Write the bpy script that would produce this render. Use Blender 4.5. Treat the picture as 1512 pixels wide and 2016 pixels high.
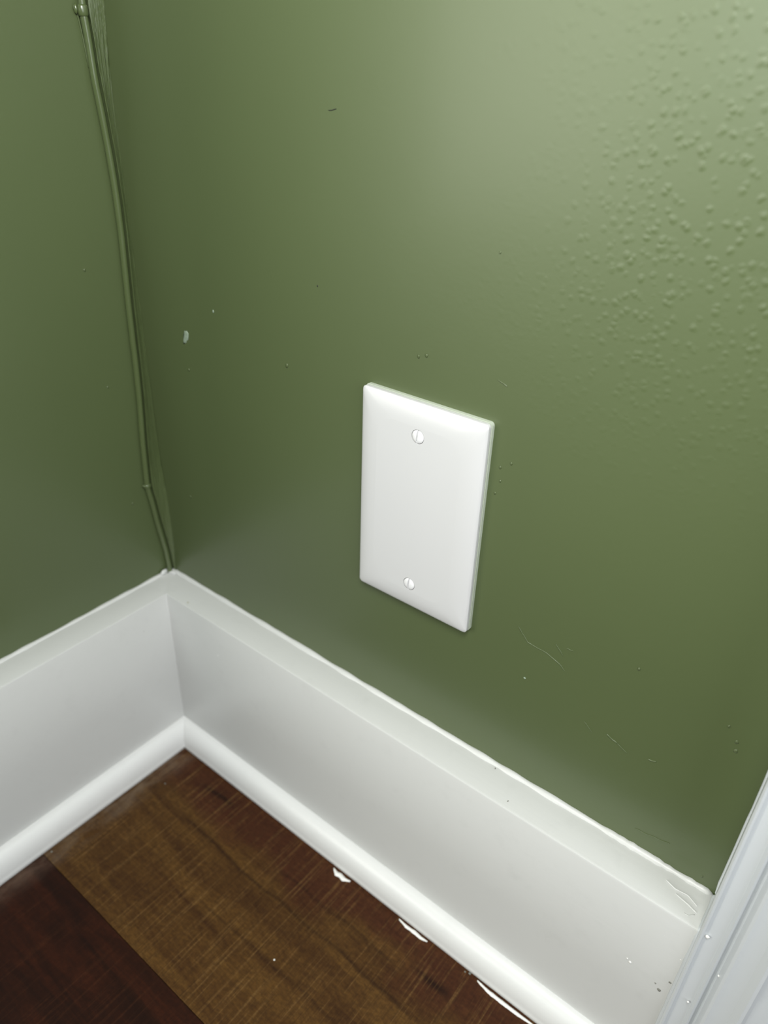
import bpy, bmesh, math, random
from mathutils import Vector, Matrix, noise

# ------------------------------------------------------------------ clear
for o in list(bpy.data.objects):
    bpy.data.objects.remove(o, do_unlink=True)
S = bpy.context.scene
COL = S.collection

# ------------------------------------------------------------------ camera (metres; corner of the room at x=0, y=0, floor z=0)
RIGHT = Vector((0.7836, 0.6202, 0.0370))
UP = Vector((-0.3460, 0.3862, 0.8550))
FWD = Vector((-0.5160, 0.6828, -0.5172))
cam = bpy.data.cameras.new('camera')
cam_o = bpy.data.objects.new('camera', cam)
COL.objects.link(cam_o)
M = Matrix((RIGHT, UP, -FWD)).transposed().to_4x4()
M.translation = Vector((0.39314, -0.26568, 0.46778))
cam_o.matrix_world = M
cam.sensor_fit = 'VERTICAL'
cam.sensor_height = 24.0
cam.sensor_width = 18.0
cam.lens = 24.0 * 1483.5 / 2016.0
cam.clip_start = 0.01
cam.dof.use_dof = True
cam.dof.focus_distance = 0.355
cam.dof.aperture_fstop = cam.lens / 3.4
S.camera = cam_o

# ------------------------------------------------------------------ world, lights, exposure
wd = bpy.data.worlds.new('room_light')
S.world = wd
wd.use_nodes = True
wd.node_tree.nodes['Background'].inputs[0].default_value = (0.93, 0.97, 1.0, 1)
wd.node_tree.nodes['Background'].inputs[1].default_value = 0.02

def area(name, loc, target, sx, sy, power, col):
    l = bpy.data.lights.new(name, 'AREA')
    l.shape = 'RECTANGLE'
    l.size, l.size_y = sx, sy
    l.energy = power
    l.color = col
    o = bpy.data.objects.new(name, l)
    COL.objects.link(o)
    o.location = loc
    d = Vector(target) - Vector(loc)
    o.rotation_euler = d.to_track_quat('-Z', 'Y').to_euler()
    return o

area('far_window_daylight', (-0.56, -1.25, 0.60), (0.25, 0.0, 0.40), 0.75, 0.85, 12.6, (1.0, 0.985, 0.90))
area('small_window_daylight', (-0.06, -1.62, 0.60), (0.31, 0.0, 0.43), 0.26, 0.34, 3.6, (0.90, 1.0, 0.97))
area('added_light_above_camera', (0.38, -0.31, 0.69), (0.12, -0.05, 0.38), 0.20, 0.20, 3.9, (0.99, 1.0, 0.96))  # unseen light added above the camera to steepen the wall's brightness falloff
area('side_window_daylight', (1.20, -0.50, 0.70), (0.10, 0.0, 0.30), 0.6, 0.8, 6.6, (0.92, 0.96, 1.0))

S.view_settings.view_transform = 'Standard'
S.view_settings.look = 'None'
S.view_settings.gamma = 1.0
S.view_settings.use_curve_mapping = False
S.view_settings.exposure = 0.0

# ------------------------------------------------------------------ node helpers
def mat(name):
    m = bpy.data.materials.new(name)
    m.use_nodes = True
    nt = m.node_tree
    return m, nt, nt.nodes['Principled BSDF']

def N(nt, typ, **kw):
    n = nt.nodes.new(typ)
    for k, v in kw.items():
        if k.startswith('i_'):
            key = k[2:]
            key = int(key) if key.isdigit() else key.replace('_', ' ')
            n.inputs[key].default_value = v
        else:
            setattr(n, k, v)
    return n

def math_n(nt, op, a, b=None, c=None, clamp=False):
    n = nt.nodes.new('ShaderNodeMath')
    n.operation = op
    n.use_clamp = clamp
    for i, v in enumerate((a, b, c)):
        if v is None: continue
        if isinstance(v, (int, float)): n.inputs[i].default_value = v
        else: nt.links.new(v, n.inputs[i])
    return n.outputs[0]

def position(nt, scale=(1, 1, 1), warp=None):
    g = N(nt, 'ShaderNodeNewGeometry')
    m = N(nt, 'ShaderNodeMapping')
    m.inputs['Scale'].default_value = scale
    nt.links.new(g.outputs['Position'], m.inputs['Vector'])
    return m.outputs[0]

def noise_n(nt, vec, scale, detail=2, rough=0.5, dist=0.0):
    n = N(nt, 'ShaderNodeTexNoise')
    n.inputs['Scale'].default_value = scale
    n.inputs['Detail'].default_value = detail
    n.inputs['Roughness'].default_value = rough
    n.inputs['Distortion'].default_value = dist
    nt.links.new(vec, n.inputs['Vector'])
    return n.outputs[0]

def ramp(nt, fac, stops):
    r = N(nt, 'ShaderNodeValToRGB')
    e = r.color_ramp.elements
    while len(e) < len(stops): e.new(0.5)
    for el, (p, c) in zip(e, stops):
        el.position = p
        el.color = (*c, 1) if len(c) == 3 else c
    nt.links.new(fac, r.inputs[0])
    return r.outputs[0]

def mixc(nt, fac, a, b, mode='MIX'):
    n = N(nt, 'ShaderNodeMix', data_type='RGBA', blend_type=mode)
    for sock, v in ((n.inputs[0], fac), (n.inputs[6], a), (n.inputs[7], b)):
        if isinstance(v, (int, float)): sock.default_value = v
        elif isinstance(v, tuple): sock.default_value = (*v, 1)
        else: nt.links.new(v, sock)
    return n.outputs[2]

def bump(nt, bsdf, height, strength, dist, prev=None):
    b = N(nt, 'ShaderNodeBump')
    b.inputs['Strength'].default_value = strength
    b.inputs['Distance'].default_value = dist
    nt.links.new(height, b.inputs['Height'])
    if prev is not None: nt.links.new(prev, b.inputs['Normal'])
    nt.links.new(b.outputs[0], bsdf.inputs['Normal'])
    return b.outputs[0]

def srgb(r, g, b):
    f = lambda c: (c / 255 / 12.92) if c / 255 <= 0.04045 else ((c / 255 + 0.055) / 1.055) ** 2.4
    return (f(r), f(g), f(b))

# ------------------------------------------------------------------ materials
GREEN = (0.073, 0.097, 0.0375)

def green_paint(name, rough, bumpy, streak=False):
    m, nt, b = mat(name)
    pos = position(nt)
    big = noise_n(nt, pos, 9.0, 2)
    c = mixc(nt, big, tuple(v * 0.95 for v in GREEN), tuple(v * 1.05 for v in GREEN))
    nt.links.new(c, b.inputs['Base Color'])
    b.inputs['Roughness'].default_value = rough
    b.inputs['IOR'].default_value = 1.5
    b.inputs['Specular IOR Level'].default_value = 0.62
    b.inputs['Coat Weight'].default_value = 0.13
    b.inputs['Coat Roughness'].default_value = 0.20
    # roller stipple, made heavier towards the door casing to mimic window glints
    sx = N(nt, 'ShaderNodeSeparateXYZ'); nt.links.new(pos, sx.inputs[0])
    heavy = N(nt, 'ShaderNodeMapRange', interpolation_type='SMOOTHSTEP', i_1=0.215, i_2=0.34, i_3=0.05, i_4=2.3)
    high = N(nt, 'ShaderNodeMapRange', interpolation_type='SMOOTHSTEP', i_1=0.31, i_2=0.46, i_3=0.08, i_4=1.0)
    nt.links.new(sx.outputs[2], high.inputs[0])
    nt.links.new(math_n(nt, 'ADD', sx.outputs[0], math_n(nt, 'MULTIPLY', math_n(nt, 'SUBTRACT', noise_n(nt, pos, 14.0, 2), 0.5), 0.10)), heavy.inputs[0])
    vo = N(nt, 'ShaderNodeTexVoronoi', feature='F1', i_Scale=285.0, i_Randomness=1.0)
    wp = N(nt, 'ShaderNodeVectorMath', operation='ADD')
    nz = N(nt, 'ShaderNodeTexNoise', i_Scale=260.0, i_Detail=2.0)
    nt.links.new(pos, nz.inputs['Vector'])
    sc_ = N(nt, 'ShaderNodeVectorMath', operation='SCALE'); sc_.inputs['Scale'].default_value = 0.0016
    nt.links.new(nz.outputs[1], sc_.inputs[0])
    nt.links.new(pos, wp.inputs[0]); nt.links.new(sc_.outputs[0], wp.inputs[1])
    nt.links.new(wp.outputs[0], vo.inputs['Vector'])
    dots = N(nt, 'ShaderNodeMapRange', interpolation_type='SMOOTHSTEP', i_1=0.0, i_2=0.52, i_3=1.0, i_4=0.0)
    nt.links.new(vo.outputs['Distance'], dots.inputs[0])
    st = math_n(nt, 'MULTIPLY', dots.outputs[0], ramp(nt, noise_n(nt, pos, 150.0, 2), [(0.28, (0, 0, 0)), (0.50, (1, 1, 1))]))
    n1 = bump(nt, b, math_n(nt, 'MULTIPLY', math_n(nt, 'MULTIPLY', st, high.outputs[0]), heavy.outputs[0]), 1.0, bumpy)
    wav = noise_n(nt, pos, 30.0, 2)
    n2 = bump(nt, b, wav, 1.0, bumpy * 0.8, n1)
    fine = noise_n(nt, pos, 620.0, 1)
    n3 = bump(nt, b, fine, 1.0, 0.000022, n2)
    if streak:
        sp = position(nt, (1100, 1100, 26))
        s = noise_n(nt, sp, 1.0, 3, 0.6)
        bump(nt, b, s, 1.0, 0.0009, n3)
    return m

MW = green_paint('green_wall_paint', 0.43, 0.00011)
MC = green_paint('green_painted_caulk', 0.27, 0.00010)
MG = green_paint('green_rough_painted_caulk', 0.24, 0.0001, streak=True)

def white_paint(name, col, rough, axis=None, amt=0.00004, dirt=0.0):
    m, nt, b = mat(name)
    pos = position(nt)
    if dirt:
        d = noise_n(nt, pos, 70.0, 5, 0.7)
        f = ramp(nt, d, [(0.56, (0, 0, 0)), (0.80, (1, 1, 1))])
        c = mixc(nt, f, col, tuple(v * (1 - dirt) for v in col))
        nt.links.new(c, b.inputs['Base Color'])
    else:
        b.inputs['Base Color'].default_value = (*col, 1)
    b.inputs['Roughness'].default_value = rough
    sc = {'x': (14, 420, 420), 'y': (420, 14, 420), 'z': (420, 420, 14), None: (150, 150, 150)}[axis]
    bp = position(nt, sc)
    s = noise_n(nt, bp, 1.0, 3, 0.55)                      # brush marks along the board
    n1 = bump(nt, b, s, 1.0, amt)
    lump = noise_n(nt, pos, 120.0, 2)
    bump(nt, b, lump, 1.0, amt * 1.5, n1)
    return m

WHITE = (0.565, 0.57, 0.557)
MBX = white_paint('white_trim_paint_along_x', WHITE, 0.38, 'x', 0.00005, 0.05)
MBY = white_paint('white_trim_paint_along_y', WHITE, 0.38, 'y', 0.00005, 0.05)
MSX = white_paint('lighter_white_paint_along_x', (0.695, 0.70, 0.69), 0.36, 'x', 0.00004, 0.04)  # shoe moulding white, lighter than the baseboard white
MSY = white_paint('lighter_white_paint_along_y', (0.695, 0.70, 0.69), 0.36, 'y', 0.00004, 0.04)
MCZ = white_paint('white_casing_paint', (0.55, 0.575, 0.595), 0.36, 'z', 0.00005)
MWB = white_paint('white_paint_blob', (0.78, 0.78, 0.75), 0.4)
MPL = white_paint('white_plastic', (0.555, 0.555, 0.56), 0.34, None, 0.000004)
MSC = white_paint('white_screw_enamel', (0.72, 0.72, 0.73), 0.22, None, 0.000004)
MRIM = white_paint('pale_green_paint_edge', (0.42, 0.46, 0.38), 0.4)

def flat(name, col, rough=0.5):
    m, nt, b = mat(name)
    pos = position(nt)
    n = noise_n(nt, pos, 700.0, 3, 0.6)
    c = mixc(nt, n, tuple(v * 0.75 for v in col), tuple(min(1, v * 1.25) for v in col))
    nt.links.new(c, b.inputs['Base Color'])
    b.inputs['Roughness'].default_value = rough
    return m

MSCUFF = flat('pale_scuff', srgb(132, 146, 128), 0.6)
MDARK = flat('dark_speck', srgb(40, 42, 34), 0.7)
MGREY = flat('grey_speck', srgb(120, 120, 112), 0.7)

def wood(name, kind):
    m, nt, b = mat(name)
    g = N(nt, 'ShaderNodeNewGeometry')
    sep = N(nt, 'ShaderNodeSeparateXYZ')
    nt.links.new(g.outputs['Position'], sep.inputs[0])
    X, Y = sep.outputs[0], sep.outputs[1]
    grain = noise_n(nt, position(nt, (9, 75, 1)), 1.0, 5, 0.6, 0.8)
    blotch = noise_n(nt, position(nt, (14, 22, 1)), 1.0, 3, 0.55)
    fine = noise_n(nt, position(nt, (260, 520, 1)), 1.0, 4, 0.7)
    saw = noise_n(nt, position(nt, (560, 13, 1)), 1.0, 4, 0.7)
    saw2 = noise_n(nt, position(nt, (1500, 45, 1)), 1.0, 2, 0.6)
    if kind == 'olive':
        base = ramp(nt, grain, [(0.25, srgb(50, 29, 15)), (0.45, srgb(76, 52, 25)), (0.62, srgb(92, 66, 32)), (0.8, srgb(70, 44, 24))])
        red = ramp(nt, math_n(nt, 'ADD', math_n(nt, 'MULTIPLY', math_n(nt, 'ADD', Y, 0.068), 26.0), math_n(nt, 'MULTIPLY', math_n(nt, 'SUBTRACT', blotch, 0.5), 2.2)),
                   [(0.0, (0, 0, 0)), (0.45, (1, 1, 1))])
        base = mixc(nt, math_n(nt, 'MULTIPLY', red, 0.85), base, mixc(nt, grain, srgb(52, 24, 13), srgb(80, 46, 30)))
        # long dark printed streaks in the board, each a narrow band that wanders
        wob = noise_n(nt, position(nt, (16, 0.0, 1)), 1.0, 2)
        for yc, wdt, x0, x1, a in ((-0.073, 0.0013, 0.07, 0.29, 0.55), (-0.045, 0.0022, 0.06, 0.11, 0.85), (-0.104, 0.0010, 0.13, 0.40, 0.35),
                                   (-0.0505, 0.0026, 0.262, 0.305, 0.9), (-0.057, 0.0012, 0.15, 0.27, 0.4)):
            d = math_n(nt, 'SUBTRACT', Y, math_n(nt, 'ADD', math_n(nt, 'MULTIPLY', math_n(nt, 'SUBTRACT', wob, 0.5), 0.012), yc))
            e = math_n(nt, 'DIVIDE', d, wdt)
            gau = math_n(nt, 'POWER', 2.718, math_n(nt, 'MULTIPLY', math_n(nt, 'MULTIPLY', e, e), -1.0))
            up = N(nt, 'ShaderNodeMapRange', interpolation_type='SMOOTHSTEP', i_1=x0, i_2=x0 + 0.02)
            dn = N(nt, 'ShaderNodeMapRange', interpolation_type='SMOOTHSTEP', i_1=x1 - 0.02, i_2=x1, i_3=1.0, i_4=0.0)
            nt.links.new(X, up.inputs[0]); nt.links.new(X, dn.inputs[0])
            f = math_n(nt, 'MULTIPLY', math_n(nt, 'MULTIPLY', gau, a), math_n(nt, 'MULTIPLY', up.outputs[0], dn.outputs[0]))
            base = mixc(nt, f, base, srgb(26, 12, 8))
    else:
        base = ramp(nt, grain, [(0.25, srgb(24, 12, 8)), (0.45, srgb(46, 24, 13)), (0.62, srgb(66, 34, 18)), (0.8, srgb(40, 24, 15))])
        kn = ramp(nt, blotch, [(0.30, (1, 1, 1)), (0.46, (0, 0, 0))])
        base = mixc(nt, math_n(nt, 'MULTIPLY', kn, 0.75), base, srgb(20, 10, 8))
    sawm = ramp(nt, saw, [(0.54, (0, 0, 0)), (0.66, (1, 1, 1))])
    sawd = ramp(nt, saw2, [(0.30, (1, 1, 1)), (0.48, (0, 0, 0))])
    k = 0.50 if kind == 'olive' else 0.26
    base = mixc(nt, math_n(nt, 'MULTIPLY', sawm, k), base, srgb(128, 100, 62) if kind == 'olive' else srgb(96, 62, 38))
    base = mixc(nt, math_n(nt, 'MULTIPLY', sawd, 0.40), base, srgb(30, 16, 9))
    finem = ramp(nt, fine, [(0.38, (0, 0, 0)), (0.62, (1, 1, 1))])
    base = mixc(nt, math_n(nt, 'MULTIPLY', finem, 0.45), base, srgb(34, 19, 11))
    # dust lying in the corner along the left trim
    dn_ = ramp(nt, noise_n(nt, position(nt, (90, 38, 1)), 1.0, 4, 0.65), [(0.36, (0, 0, 0)), (0.7, (1, 1, 1))])
    near = N(nt, 'ShaderNodeMapRange', interpolation_type='SMOOTHSTEP', i_1=0.031, i_2=0.052, i_3=1.0, i_4=0.0)
    nt.links.new(X, near.inputs[0])
    dust = math_n(nt, 'MULTIPLY', near.outputs[0], math_n(nt, 'MULTIPLY', dn_, 0.95))
    base = mixc(nt, dust, base, srgb(112, 98, 86))
    base = mixc(nt, 1.0, base, (0.92, 0.88, 0.78) if kind == 'olive' else (0.62, 0.52, 0.48), 'MULTIPLY')
    nt.links.new(base, b.inputs['Base Color'])
    b.inputs['Roughness'].default_value = 0.55
    b.inputs['Specular IOR Level'].default_value = 0.12
    n1 = bump(nt, b, saw, 0.8, 0.00025)
    bump(nt, b, fine, 0.6, 0.00010, n1)
    return m

MF1 = wood('olive_brown_laminate', 'olive')
MF2 = wood('dark_red_brown_laminate', 'dark')

# ------------------------------------------------------------------ object helpers
def obj(name, verts, faces, m, parent=None, smooth=False):
    me = bpy.data.meshes.new(name)
    me.from_pydata([tuple(v) for v in verts], [], faces)
    bm = bmesh.new(); bm.from_mesh(me)
    bmesh.ops.recalc_face_normals(bm, faces=bm.faces)
    bm.to_mesh(me); bm.free()
    me.materials.append(m)
    if smooth:
        for p in me.polygons: p.use_smooth = True
    o = bpy.data.objects.new(name, me)
    COL.objects.link(o)
    if parent is not None: o.parent = parent
    return o

def smooth_by_angle(o, deg=35):
    me = o.data
    for p in me.polygons: p.use_smooth = True
    me.set_sharp_from_angle(angle=math.radians(deg))
    return o

def tag(o, label, cat=None, kind=None, group=None):
    o['label'] = label
    if cat: o['category'] = cat
    if kind: o['kind'] = kind
    if group: o['group'] = group
    return o

def empty(name, loc):
    o = bpy.data.objects.new(name, None)
    o.empty_display_size = 0.02
    o.location = loc
    COL.objects.link(o)
    return o

def box(name, a, b, m, parent=None, bevel=0.0):
    bm = bmesh.new()
    bmesh.ops.create_cube(bm, size=1.0)
    for v in bm.verts:
        v.co = Vector([a[i] + (v.co[i] + 0.5) * (b[i] - a[i]) for i in range(3)])
    if bevel:
        bmesh.ops.bevel(bm, geom=bm.edges[:], offset=bevel, segments=2, affect='EDGES', profile=0.5)
    me = bpy.data.meshes.new(name); bm.to_mesh(me); bm.free()
    me.materials.append(m)
    o = bpy.data.objects.new(name, me); COL.objects.link(o)
    if parent is not None: o.parent = parent
    return o

def sweep(name, rings, m, parent=None, closed=True, caps=True, smooth=True, deg=40):
    n = len(rings[0]); V = [p for r in rings for p in r]; F = []
    for i in range(len(rings) - 1):
        for j in range(n if closed else n - 1):
            k = (j + 1) % n
            F.append((i * n + j, i * n + k, (i + 1) * n + k, (i + 1) * n + j))
    if caps and closed:
        F.append(tuple(range(n))); F.append(tuple((len(rings) - 1) * n + j for j in range(n)))
    o = obj(name, V, F, m, parent)
    if smooth: smooth_by_angle(o, deg)
    return o

def interp(tab, t, i=1):
    """piecewise linear: tab rows (value..., key last) sorted by falling key"""
    ks = [r[-1] for r in tab]
    if t >= ks[0]: return tab[0][0]
    if t <= ks[-1]: return tab[-1][0]
    for a, b in zip(tab, tab[1:]):
        if a[-1] >= t >= b[-1]:
            f = (a[-1] - t) / max(1e-9, a[-1] - b[-1])
            return a[0] + (b[0] - a[0]) * f

def smooth_tab(tab, t, w=0.006):
    return sum(interp(tab, t + d * w) for d in (-1, -0.5, 0, 0.5, 1)) / 5

# ------------------------------------------------------------------ the setting
XC = 0.3946            # outer edge of the door casing on the back wall
CD = 0.0255            # how far the casing stands off the wall
wall_l = box('wall_left', (-0.10, -0.30, 0.0), (0.0, 0.10, 1.35), MW)
tag(wall_l, 'sage green painted wall on the left with the painted cable along its edge', 'wall', 'structure')
wall_b = box('wall_back', (0.0, 0.0, 0.0), (0.46, 0.10, 1.35), MW)
tag(wall_b, 'glossy sage green painted wall that carries the white blank plate', 'wall', 'structure')

floor = box('floor', (-0.05, -1.30, -0.05), (1.20, 0.0, -0.009), MF2)
tag(floor, 'dark brown wood look plank floor with cross saw marks', 'floor', 'structure')
y = 0.0
PW = 0.1505
for i in range(8):
    y1 = -PW * (i + 1)
    e = 0.0001
    p = box('plank', (0.002, y1 + e, -0.009), (1.20, y - e if i else -0.002, 0.0), MF1 if i % 3 == 0 else MF2, floor, 0.0004)
    if i == 0: p['label'] = 'olive brown plank with pale saw lines beside the back wall trim'
    if i == 1: p['label'] = 'dark red brown plank, second from the back wall'
    y = y1

# baseboards: profile (distance from wall, height)
BP = [(0.0005, 0.0), (0.0005, 0.1404), (0.0218, 0.1418), (0.0229, 0.1414), (0.0233, 0.1405), (0.0226, 0.07), (0.0216, 0.0)]
def along_back(prof, x_end, n=60, wob=0.00012, seed=0.0):
    R = []
    for i in range(n + 1):
        f = i / n
        r = []
        for d, z in prof:
            x = d + (x_end - d) * f
            w = noise.noise(Vector((x * 22, d * 60 + seed, z * 30))) * wob * (1 if 0 < d else 0)
            r.append(Vector((x, -d - w * (1 if f > 0 else 0), z + (w * 0.8 if z > 0.01 and d > 0.001 else 0))))
        R.append(r)
    return R
def along_left(prof, y_end, n=60, wob=0.00012, seed=5.0):
    R = []
    for i in range(n + 1):
        f = i / n
        r = []
        for d, z in prof:
            yy = -d + (y_end + d) * f
            w = noise.noise(Vector((yy * 22, d * 60 + seed, z * 30))) * wob * (1 if 0 < d else 0)
            r.append(Vector((d + w * (1 if f > 0 else 0), yy, z + (w * 0.8 if z > 0.01 and d > 0.001 else 0))))
        R.append(r)
    return R
bb_b = sweep('baseboard_back', along_back(BP, XC + 0.0002), MBX, None, deg=30)
tag(bb_b, 'tall white flat-topped baseboard under the blank plate, ending at the casing', 'baseboard', 'structure')
bb_l = sweep('baseboard_left', along_left(BP, -0.30), MBY, None, deg=30)
tag(bb_l, 'tall white flat-topped baseboard along the left wall, ending in the corner', 'baseboard', 'structure')

# shoe moulding (rounded) in front of each baseboard
SP = [(0.0219, 0.0), (0.0217, 0.0212)]
for k in range(1, 13):
    a = k / 12 * math.pi / 2
    SP.append((0.0216 + 0.0104 * math.sin(a) ** 0.85, 0.0040 + 0.0174 * math.cos(a) ** 0.9))
SP[-1] = (0.0320, 0.0046)
SP += [(0.0322, 0.0040), (0.0321, 0.0013), (0.0312, 0.0)]
sh_b = sweep('trim_1', along_back(SP, XC + 0.0002, wob=0.00025, seed=11), MSX, None, deg=35)
tag(sh_b, 'white rounded shoe moulding at the foot of the back wall baseboard', 'moulding', 'structure')
sh_l = sweep('trim_2', along_left(SP, -0.30, wob=0.00018, seed=17), MSY, None, deg=35)
tag(sh_l, 'white rounded shoe moulding at the foot of the left wall baseboard', 'moulding', 'structure')

# paint / caulk bead where each baseboard meets the wall
def bead_rings(pts, radius, seed, n=7, jag=None):
    R = []
    for i, p in enumerate(pts):
        a = pts[max(0, i - 1)]; b = pts[min(len(pts) - 1, i + 1)]
        t = (b - a).normalized()
        u = t.cross(Vector((0, 0, 1)));  u = Vector((1, 0, 0)) if u.length < 1e-3 else u.normalized()
        v = t.cross(u).normalized()
        r = radius * (1 + 0.28 * noise.noise(p * 90 + Vector((seed, 0, 0))) + (jag(p) * noise.noise(p * 420) if jag else 0))
        if i in (0, len(pts) - 1): r *= 0.5
        R.append([p + (u * math.cos(2 * math.pi * k / n) + v * math.sin(2 * math.pi * k / n)) * r for k in range(n)])
    return R
pts = [Vector((0.003 + (XC - 0.004) * i / 150, -0.0006, 0.1398)) for i in range(151)]
sweep('caulk_bead', bead_rings(pts, 0.0022, 1, 10, lambda p: 0.35 if p.x > 0.335 else 0.03), MBX, bb_b, deg=80)
pts = [Vector((0.0006, -0.003 - 0.295 * i / 220, 0.1398)) for i in range(221)]
sweep('caulk_bead', bead_rings(pts, 0.0019, 4, 10), MBY, bb_l, deg=80)
# ragged white lump in the corner, left of the cable
def blob(name, c, r, m, parent, seed=0, amp=0.25, seg=10, rot=None):
    bm = bmesh.new()
    bmesh.ops.create_uvsphere(bm, u_segments=seg, v_segments=max(5, seg // 2 + 1), radius=1.0)
    for v in bm.verts:
        k = 1 + amp * noise.noise(v.co * 1.6 + Vector((seed * 3.1, seed, 0)))
        q = Vector((v.co.x * r[0], v.co.y * r[1], v.co.z * r[2])) * k
        if rot: q = rot @ q
        v.co = q + Vector(c)
    me = bpy.data.meshes.new(name); bm.to_mesh(me); bm.free()
    for p in me.polygons: p.use_smooth = True
    me.materials.append(m)
    o = bpy.data.objects.new(name, me); COL.objects.link(o); o.parent = parent
    return o
blob('caulk_lump', (0.0016, -0.0085, 0.1422), (0.0014, 0.0028, 0.0024), MBY, bb_l, 2, 0.5)
blob('caulk_lump', (0.0040, -0.0030, 0.1412), (0.0042, 0.0034, 0.0012), MBY, bb_l, 7, 0.4)

# ------------------------------------------------------------------ door casing on the right, with jamb and door behind it
CP = [(0.0, 0.0), (0.0, 0.0236), (0.0003, 0.0251), (0.0011, 0.0260), (0.0020, 0.0256), (0.0027, 0.0244), (0.0034, 0.0238),
      (0.0042, 0.0238), (0.0082, 0.0236), (0.0090, 0.0238), (0.0096, 0.0250), (0.0104, 0.0256), (0.0112, 0.0250), (0.0118, 0.0234), (0.0126, 0.0229),
      (0.0134, 0.0232), (0.0142, 0.0252), (0.0152, 0.0266), (0.0164, 0.0270), (0.0178, 0.0264), (0.0205, 0.0258), (0.0240, 0.0266),
      (0.0258, 0.0284), (0.0270, 0.0296), (0.0284, 0.0292), (0.0298, 0.0276), (0.0330, 0.0264), (0.0600, 0.0252), (0.0650, 0.0240), (0.0655, 0.0)]
R = []
for i in range(41):
    z = 1.35 * i / 40
    R.append([Vector((XC + a + noise.noise(Vector((z * 12, a * 40, 3))) * 0.00015, -d - (noise.noise(Vector((z * 14, a * 70, 8))) * 0.00018 if d > 0 else -0.0), z)) for a, d in CP])
cas = sweep('trim_3', R, MCZ, None, deg=28)
tag(cas, 'white moulded door casing standing at the right end of the baseboard', 'casing', 'structure')
pts = [Vector((XC + 0.0001, -0.0006, 0.1425 + 1.2 * i / 160)) for i in range(161)]
sweep('caulk_bead', bead_rings(pts, 0.0010, 9, 8), MCZ, cas, deg=80)
pts = [Vector((XC - 0.0001, -0.0228 - 0.0006 * (1 - i / 30), 0.022 + 0.119 * i / 30)) for i in range(31)]
sweep('caulk_bead', bead_rings(pts, 0.0011, 15, 8), MCZ, cas, deg=80)
pts = [Vector((XC + 0.0001, -0.001 - 0.0222 * i / 24, 0.1413)) for i in range(25)]
sweep('caulk_bead', bead_rings(pts, 0.0011, 19, 8), MCZ, cas, deg=80)
jamb = box('trim_4', (0.46, 0.0, 0.0), (0.478, 0.10, 1.35), MCZ, None, 0.001)
tag(jamb, 'white door jamb right of the moulded casing', 'jamb', 'structure')
door = empty('door_1', (0.79, 0.04, 0.0))
tag(door, 'white door closed in the frame right of the casing', 'door', 'structure')
slab = box('door_slab', (0.48, 0.03, 0.006), (1.20, 0.07, 1.35), MCZ, None, 0.002)
slab.parent = door; slab.matrix_parent_inverse = Matrix.Translation((-0.79, -0.04, 0))
pan = box('door_panel', (0.60, 0.022, 0.25), (1.08, 0.034, 1.05), MCZ, None, 0.005)
pan.parent = door; pan.matrix_parent_inverse = Matrix.Translation((-0.79, -0.04, 0))

# ------------------------------------------------------------------ corner: caulk fillet and the painted cable
GAP = [(-0.0084,0.4899),(-0.0088,0.4817),(-0.0080,0.4693),(-0.0075,0.4516),(-0.0062,0.4357),(-0.0051,0.4188),(-0.0045,0.4039),(-0.0043,0.3934),(-0.0044,0.3766),(-0.0053,0.3543),(-0.0060,0.3371),(-0.0066,0.3156),(-0.0068,0.2999),(-0.0077,0.2767),(-0.0096,0.2482),(-0.0106,0.2262),(-0.0110,0.2148),(-0.0089,0.2016),(-0.0072,0.1869),(-0.0050,0.1716),(-0.0034,0.1604),(-0.0025,0.1479),(-0.0023,0.1420) ]
FIL = [(0.0068,0.4905),(0.0058,0.4864),(0.0036,0.4651),(0.0026,0.4470),(0.0023,0.4257),(0.0027,0.3981),(0.0025,0.3839),(0.0025,0.3503),
       (0.0019,0.3038),(0.0014,0.2700),(0.0020,0.2403),(0.0047,0.2106),(0.0058,0.1786),(0.0050,0.1434),(0.0050,0.1385)]
CR = 0.0019            # cable radius
CX = 0.0026            # its centre stands this far off the left wall
LIP = 0.0042           # height of the caulk lip beside it
def cable_y(z): return smooth_tab(GAP, z, 0.003) - CR
GROOVE = 0.0010
zs = []
z = 1.30
while z > 0.1395:
    zs.append(z); z -= 0.0012 if z < 0.5 else 0.008
R = []
for z in zs:
    yl = smooth_tab(GAP, z, 0.003) + GROOVE * (0.75 if z > 0.455 else 1.0)
    xr = smooth_tab(FIL, z, 0.006)
    hh = LIP
    ring = [Vector((hh - 0.0012, yl + 0.0007, z)), Vector((hh - 0.0004, yl, z)), Vector((hh, yl + 0.0003, z))]
    n = 10
    A = Vector((hh, yl + 0.0003, z)); B = Vector((max(xr, LIP * 0.6), -0.0001, z))
    for k in range(1, n):
        f = k / n
        q = A.lerp(B, f)
        nrm = Vector((1, -1, 0)).normalized()
        rough = 0.00045 if z > 0.44 else 0.00016
        q += nrm * (noise.noise(Vector((k * 1.7, z * 25, 2))) * rough + noise.noise(Vector((k * 3.1, z * 140, 6))) * 0.00013 - 0.0005 * math.sin(math.pi * f))
        q.x = max(q.x, 0.0002); q.y = min(q.y, -0.0002)
        ring.append(q)
    ring += [B, Vector((B.x - 0.0012, 0.0008, z)), Vector((max(0.0003, B.x - 0.0018), -0.0003, z))]
    R.append(ring)
sweep('corner_caulk', R, MG, wall_b, deg=60)

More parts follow.
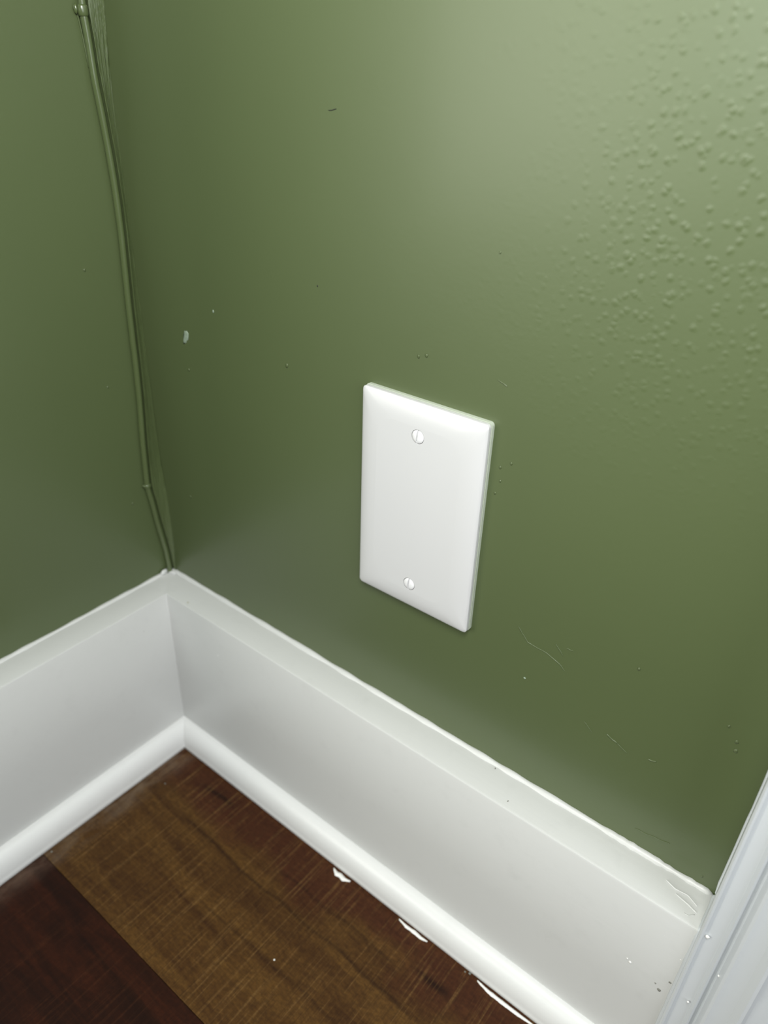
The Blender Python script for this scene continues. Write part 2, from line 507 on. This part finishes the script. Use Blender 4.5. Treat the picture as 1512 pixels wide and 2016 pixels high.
cable = empty('painted_cable', (CX, cable_y(0.1407), 0.1407))
tag(cable, 'thin green-painted cable running down the corner to the baseboard', 'cable')
inv = Matrix.Translation(-cable.location)
R = []
for z in zs:
    yy = cable_y(z) + noise.noise(Vector((z * 30, 0, 4))) * 0.00012
    r = CR * (1 + 0.05 * noise.noise(Vector((z * 60, 5, 1))))
    xx = CX
    R.append([Vector((xx + math.cos(2 * math.pi * k / 14) * r, yy + math.sin(2 * math.pi * k / 14) * r, z)) for k in range(14)])
c = sweep('cable_sheath', R, MC, None, deg=80); c.parent = cable; c.matrix_parent_inverse = inv
# clip at the top of the picture, nail clip at the kink
def clip(z, length, over, seed):
    yy = cable_y(z); R = []
    for i in range(9):
        zz = z - length / 2 + length * i / 8
        k = math.sin(math.pi * i / 8) ** 0.5 if 0 < i < 8 else 0.05
        r = CR + over * k
        R.append([Vector((CX + math.cos(2 * math.pi * j / 14) * r, cable_y(zz) + math.sin(2 * math.pi * j / 14) * r * 1.12, zz)) for j in range(14)])
    o = sweep('cable_clip', R, MC, None, deg=80); o.parent = cable; o.matrix_parent_inverse = inv
clip(0.4815, 0.0050, 0.0005, 1)
clip(0.2160, 0.0030, 0.0005, 2)
o = blob('clip_nail', (0.0018, cable_y(0.216) - 0.0022, 0.2165), (0.0016, 0.0011, 0.0009), MC, None, 3, 0.3); o.parent = cable; o.matrix_parent_inverse = inv
o = blob('clip_nail', (0.0012, cable_y(0.4825) - 0.0030, 0.4820), (0.0012, 0.0010, 0.0022), MC, None, 5, 0.3); o.parent = cable; o.matrix_parent_inverse = inv
# paint edge left of the cable
pts = [Vector((0.0003, yy, z)) for yy, z in ((-0.0128,0.4830),(-0.0127,0.4810),(-0.0119,0.4763),(-0.0112,0.4699),(-0.0106,0.4624),(-0.0102,0.4570))]
dense = [pts[i].lerp(pts[i + 1], f / 6) for i in range(len(pts) - 1) for f in range(6)] + [pts[-1]]
sweep('paint_ridge', bead_rings(dense, 0.0005, 21, 6), MC, wall_l, deg=80)
pts = [Vector((0.0003, yy, z)) for yy, z in ((-0.0088,0.4420),(-0.0083,0.4370),(-0.0078,0.4320))]
dense = [pts[i].lerp(pts[i + 1], f / 6) for i in range(len(pts) - 1) for f in range(6)] + [pts[-1]]
sweep('paint_ridge', bead_rings(dense, 0.0004, 23, 6), MC, wall_l, deg=80)
blob('paint_lump', (0.0015, -0.0004, 0.2120), (0.0022, 0.0012, 0.0014), MG, wall_b, 8, 0.4)

# ------------------------------------------------------------------ blank wall plate
PW2, PH2 = 0.06985 / 2, 0.1143 / 2
plate = empty('blank_wall_plate', (0.2154, 0.0, 0.27745))
plate.rotation_euler = (0, -0.0066, 0)
tag(plate, 'white blank outlet cover plate with two slotted screws on the green wall', 'wall plate')

def rrect(hw, hh, r, n=6):
    P = []
    for cx, cz, a0 in ((hw - r, hh - r, 0), (-hw + r, hh - r, 90), (-hw + r, -hh + r, 180), (hw - r, -hh + r, 270)):
        for k in range(n + 1):
            a = math.radians(a0 + 90 * k / n)
            P.append((cx + r * math.cos(a), cz + r * math.sin(a)))
    return P
def layers(name, spec, m, cap_back=True, cap_front=True):
    R = []
    for ins, d in spec:
        R.append([Vector((a, -d, b)) for a, b in rrect(PW2 - ins, PH2 - ins, 0.0019 + max(ins, 0) * 0.9, 8)])
    n = len(R[0]); V = [p for r in R for p in r]; F = []
    for i in range(len(R) - 1):
        for j in range(n):
            k = (j + 1) % n
            F.append((i * n + j, i * n + k, (i + 1) * n + k, (i + 1) * n + j))
    if cap_back: F.append(tuple(range(n)))
    if cap_front: F.append(tuple((len(R) - 1) * n + j for j in range(n)))
    o = obj(name, V, F, m, plate)
    return smooth_by_angle(o, 30)
layers('plate_rim', [(-0.0002, -0.0004), (-0.0002, 0.0018), (0.0006, 0.0020)], MRIM)
spec = [(0.0010, 0.0019), (0.0010, 0.0025), (0.0000, 0.0027), (0.0, 0.0043), (0.0003, 0.0048), (0.0010, 0.0053), (0.0022, 0.0058),
        (0.0040, 0.0063), (0.0062, 0.0067), (0.0086, 0.0069), (0.0110, 0.0070)]
SZ = 0.08334 / 2
def plate_cover():
    # the crowned face with two real screw holes (flat centre filled around the hole rims)
    bm = bmesh.new()
    K = 1000.0                                              # filled in millimetres, then scaled to metres
    rings = []
    q = 8
    for ins, d in spec:
        P = rrect(PW2 - ins, PH2 - ins, 0.0019 + ins * 0.8, q)
        h = len(P) // 4
        P = P[:h] + [(0.0, PH2 - ins)] + P[h:3 * h] + [(0.0, -(PH2 - ins))] + P[3 * h:]
        rings.append([bm.verts.new((a * K, -d * K, b * K)) for a, b in P])
    n = len(rings[0])
    for A, B in zip(rings, rings[1:]):
        for j in range(n):
            k = (j + 1) % n
            bm.faces.new((A[j], A[k], B[k], B[j]))
    L = rings[-1]; top = h; bot = 3 * h + 1
    d0 = spec[-1][1]; m = 40
    holes = {}
    for s in (1, -1):
        lo = [[bm.verts.new((-r * K * math.sin(2 * math.pi * k / m), -d * K, s * SZ * K + r * K * math.cos(2 * math.pi * k / m))) for k in range(m)]
              for r, d in ((0.00356, d0), (0.00330, 0.0030))]
        for k in range(m):
            j = (k + 1) % m
            bm.faces.new((lo[0][k], lo[0][j], lo[1][j], lo[1][k]))
        bm.faces.new(lo[1])
        holes[s] = lo[0]                                    # starts at the top, runs over the left side
    left = L[top:bot + 1] + [holes[-1][k] for k in range(m // 2, -1, -1)] + [holes[1][k] for k in range(m // 2, -1, -1)]
    right = L[bot:] + L[:top + 1] + [holes[1][k % m] for k in range(m, m // 2 - 1, -1)] + [holes[-1][k % m] for k in range(m, m // 2 - 1, -1)]
    f1 = bm.faces.new(left); f2 = bm.faces.new(right)
    f1.normal_update(); f2.normal_update()
    bmesh.ops.triangulate(bm, faces=[f1, f2], ngon_method='EAR_CLIP')
    bmesh.ops.recalc_face_normals(bm, faces=bm.faces)
    for v in bm.verts: v.co /= K
    me = bpy.data.meshes.new('plate_cover'); bm.to_mesh(me); bm.free()
    # outward means away from the wall on the face
    if sum(p.normal.y * p.area for p in me.polygons) > 0: me.flip_normals()
    me.materials.append(MPL)
    o = bpy.data.objects.new('plate_cover', me); COL.objects.link(o); o.parent = plate
    o = smooth_by_angle(o, 30)
    for p in me.polygons:                                   # the flat centre and the hole walls stay flat shaded
        if all((abs(me.vertices[v].co.y + d0) < 2e-5 or abs(me.vertices[v].co.y + 0.0030) < 2e-5) for v in p.vertices) and abs(p.center.x) < PW2 - spec[-1][0] + 1e-4:
            if all(abs(me.vertices[v].co.x) < PW2 - 0.0105 and abs(me.vertices[v].co.z) < PH2 - 0.0105 for v in p.vertices): p.use_smooth = False
    return o
cover = plate_cover()

def cut(target, cutters):
    tmp = []
    for c in cutters:
        md = target.modifiers.new('cut', 'BOOLEAN'); md.operation = 'DIFFERENCE'; md.solver = 'EXACT'; md.object = c
        tmp.append(c)
    bpy.context.view_layer.update()
    dg = bpy.context.evaluated_depsgraph_get()
    me = bpy.data.meshes.new_from_object(target.evaluated_get(dg))
    target.modifiers.clear(); target.data = me
    for c in tmp: bpy.data.objects.remove(c, do_unlink=True)
# oval-head screws with a milled slot
def screw(s, tilt):
    prof = [(0.0, -0.0031), (0.0030, -0.0031), (0.00325, -0.0060), (0.0033, -0.0069), (0.0030, -0.00718), (0.0024, -0.00742), (0.0015, -0.00762), (0.0, -0.00770)]
    seg = 40; V = [(0, prof[0][1], 0)]; F = []
    for r, d in prof[1:-1]:
        V += [(r * math.cos(2 * math.pi * k / seg), d, r * math.sin(2 * math.pi * k / seg)) for k in range(seg)]
    V.append((0, prof[-1][1], 0)); last = len(V) - 1
    for k in range(seg):
        F.append((0, 1 + k, 1 + (k + 1) % seg))
        F.append((last, last - seg + k, last - seg + (k + 1) % seg))
    for i in range(len(prof) - 3):
        for k in range(seg):
            a = 1 + i * seg
            F.append((a + k, a + (k + 1) % seg, a + seg + (k + 1) % seg, a + seg + k))
    o = obj('screw', V, F, MSC, plate)
    o.location = (0, 0, s * SZ)
    sl = box('cutter', (-0.00048, -0.0090, -0.0042), (0.00048, -0.0066, 0.0042), MSC)
    sl.parent = plate; sl.location = (0, 0, s * SZ); sl.rotation_euler = (0, math.radians(tilt), 0)
    cut(o, [sl])
    smooth_by_angle(o, 32)
screw(1, 5.0)
screw(-1, 3.0)

# ------------------------------------------------------------------ small paint marks on the walls
def ridge(path, r, m, parent, seed):
    pts = [Vector((x, -0.0001, z)) for x, z in path]
    dense = [pts[i].lerp(pts[i + 1], f / 5) for i in range(len(pts) - 1) for f in range(5)] + [pts[-1]]
    dense = [p + Vector((noise.noise(p * 300) * 0.0005, 0, noise.noise(p * 300 + Vector((9, 0, 0))) * 0.0005)) for p in dense]
    sweep('paint_ridge', bead_rings(dense, r, seed, 6), m, parent, deg=80)
ridge([(0.2759,0.2365),(0.2824,0.2297),(0.2921,0.2289),(0.2992,0.2267),(0.3031,0.2237)], 0.00022, MW, wall_b, 31)
ridge([(0.2961,0.2366),(0.3009,0.2318)], 0.00022, MW, wall_b, 32)
ridge([(0.3010,0.2369),(0.3050,0.2374)], 0.00022, MW, wall_b, 33)
ridge([(0.3288,0.2001),(0.3319,0.1986),(0.3343,0.1979)], 0.00034, MW, wall_b, 34)
ridge([(0.3343,0.1979),(0.3399,0.1952)], 0.00021, MW, wall_b, 35)
ridge([(0.3489,0.1985),(0.3511,0.1985),(0.3530,0.1993)], 0.00034, MW, wall_b, 36)
ridge([(0.3530,0.1521),(0.3604,0.1533),(0.3698,0.1556)], 0.00022, MW, wall_b, 37)
ridge([(0.2491,0.3540),(0.2540,0.3522)], 0.00021, MW, wall_b, 38)
ridge([(0.3171,0.2004),(0.3217,0.1968)], 0.00021, MW, wall_b, 39)
ridge([(0.1540,0.4478),(0.1588,0.4481)], 0.00018, MDARK, wall_b, 40)
for i, (x, z, r) in enumerate([(0.0310,0.2130,0.0010),(0.1250,0.3283,0.0010),(0.2122,0.3554,0.0008),(0.2605,0.3186,0.0006),(0.2554,0.3150,0.0006),(0.2563,0.3085,0.0005),
        (0.2545,0.3016,0.0005),(0.3347,0.2444,0.0007),(0.3749,0.2372,0.0006),(0.3795,0.2315,0.0008),(0.3804,0.2267,0.0009),(0.3868,0.1470,0.0005),(0.2433,0.4045,0.0004),
        (0.0431,0.3046,0.0008),(0.2080,0.3540,0.0007)]):
    blob('paint_bump', (x, -0.0001, z), (r, 0.00030, r * 1.25), MW, wall_b, i, 0.4, 8)
blob('paint_speck', (0.2839, -0.0001, 0.2076), (0.0007, 0.0003, 0.0006), MSCUFF, wall_b, 3, 0.4, 8)
blob('paint_speck', (0.0696, -0.0001, 0.3451), (0.0007, 0.0003, 0.0008), MSCUFF, wall_b, 4, 0.4, 8)
blob('nail_hole', (0.1471, -0.00005, 0.3735), (0.0004, 0.00015, 0.0005), MDARK, wall_b, 4, 0.2, 8)
sc = blob('scuff_mark', (0.0430, -0.00002, 0.3242), (0.0019, 0.00012, 0.0042), MSCUFF, wall_b, 6, 0.6, 14, Matrix.Rotation(math.radians(22), 3, 'Y'))
sc['label'] = 'pale grey scuff mark on the green paint'
for i, (yy, z, r) in enumerate([(-0.0240, 0.2060, 0.0008), (-0.0310, 0.3600, 0.0007), (-0.0285, 0.2900, 0.0006)]):
    blob('paint_bump', (0.0001, yy, z), (0.0004, r, r * 1.4), MW, wall_l, i + 40, 0.4, 8)

# specks on the trim
for i, (x, z, r, m) in enumerate([(0.3857,0.1386,0.00042,MDARK),(0.3829,0.1254,0.0006,MWB),(0.3733,0.0908,0.0009,MWB),(0.3716,0.0922,0.0005,MWB),(0.3925,0.1160,0.0005,MWB),
        (0.3922,0.0960,0.0007,MGREY),(0.3893,0.0854,0.0009,MGREY),(0.3868,0.0885,0.0004,MGREY),(0.0733,0.1143,0.0006,MWB)]):
    blob('paint_speck', (x, -0.0229, z), (r, 0.0003, r), m, bb_b, i + 60, 0.5, 8)
blob('paint_speck', (0.0230, -0.0452, 0.1218), (0.0002, 0.0006, 0.0006), MGREY, bb_l, 1, 0.4, 8)
blob('paint_speck', (0.0418, -0.0197, 0.1416), (0.0008, 0.0008, 0.0002), flat('tan_speck', srgb(170, 166, 140)), bb_b, 1, 0.4, 8)
blob('paint_speck', (0.2943, -0.0183, 0.1416), (0.0003, 0.0006, 0.0002), MGREY, bb_b, 2, 0.4, 8)
blob('paint_speck', (0.2783, -0.0043, 0.1416), (0.0003, 0.0005, 0.0004), MGREY, bb_b, 3, 0.4, 8)
for x, z, r in ((0.3982, 0.1435, 0.0009), (0.4020, 0.0936, 0.0005), (0.4082, 0.1241, 0.0005)):
    blob('paint_speck', (x, -0.0246, z), (r, 0.0006, r * 1.2), MWB, cas, x * 100, 0.4, 8)
def top_ridge(path, r, seed):
    pts = [Vector((x, yy, 0.1413)) for x, yy in path]
    dense = [pts[i].lerp(pts[i + 1], f / 5) for i in range(len(pts) - 1) for f in range(5)] + [pts[-1]]
    sweep('paint_ridge', bead_rings(dense, r, seed, 6), MBX, bb_b, deg=80)
top_ridge([(0.3740,-0.0080),(0.3792,-0.0098),(0.3850,-0.0092),(0.3900,-0.0118)], 0.00045, 71)
top_ridge([(0.3800,-0.0120),(0.3865,-0.0135),(0.3910,-0.0152)], 0.00040, 72)
top_ridge([(0.3860,-0.0190),(0.3883,-0.0189),(0.3905,-0.0165)], 0.00040, 73)

# white paint drips on the floor along the back shoe moulding
def splash(pts, wdt, seed):
    R = []
    n = len(pts) * 5
    for i in range(n + 1):
        t = i / n * (len(pts) - 1); k = min(int(t), len(pts) - 2); f = t - k
        x = pts[k][0] + (pts[k + 1][0] - pts[k][0]) * f; yy = pts[k][1] + (pts[k + 1][1] - pts[k][1]) * f
        w = wdt * (0.85 + 0.45 * noise.noise(Vector((x * 350, seed, 0)))) * (math.sin(math.pi * min(max(i / n, 0.03), 0.97)) ** 0.5)
        h = 0.0009
        R.append([Vector((x, yy + w, -0.0001)), Vector((x, yy + w * 0.6, h * 0.8)), Vector((x, yy, h)), Vector((x, yy - w * 0.6, h * 0.8)), Vector((x, yy - w, -0.0001))])
    o = sweep('paint_drip', R, MWB, floor, deg=80)
    o['label'] = 'white paint drip on the dark plank'
splash([(0.1885, -0.0335), (0.1922, -0.0352), (0.1950, -0.0344), (0.1985, -0.0352), (0.2030, -0.0336)], 0.0021, 1)
splash([(0.2435, -0.0332), (0.2500, -0.0340), (0.2560, -0.0336), (0.2610, -0.0340), (0.2655, -0.0334)], 0.0014, 2)
splash([(0.3020, -0.0332), (0.3100, -0.0342), (0.3200, -0.0342), (0.3300, -0.0340), (0.3410, -0.0334)], 0.0014, 3)
for i, (x, yy, r) in enumerate([(0.2963,-0.0325,0.0008),(0.2935,-0.0335,0.0005),(0.2006,-0.1010,0.0006),(0.0341,-0.1460,0.0007),(0.0470,-0.0625,0.0006)]):
    blob('paint_fleck', (x, yy, 0.0002), (r, r, 0.0003), MGREY if i != 2 else MWB, floor, i, 0.4, 8)
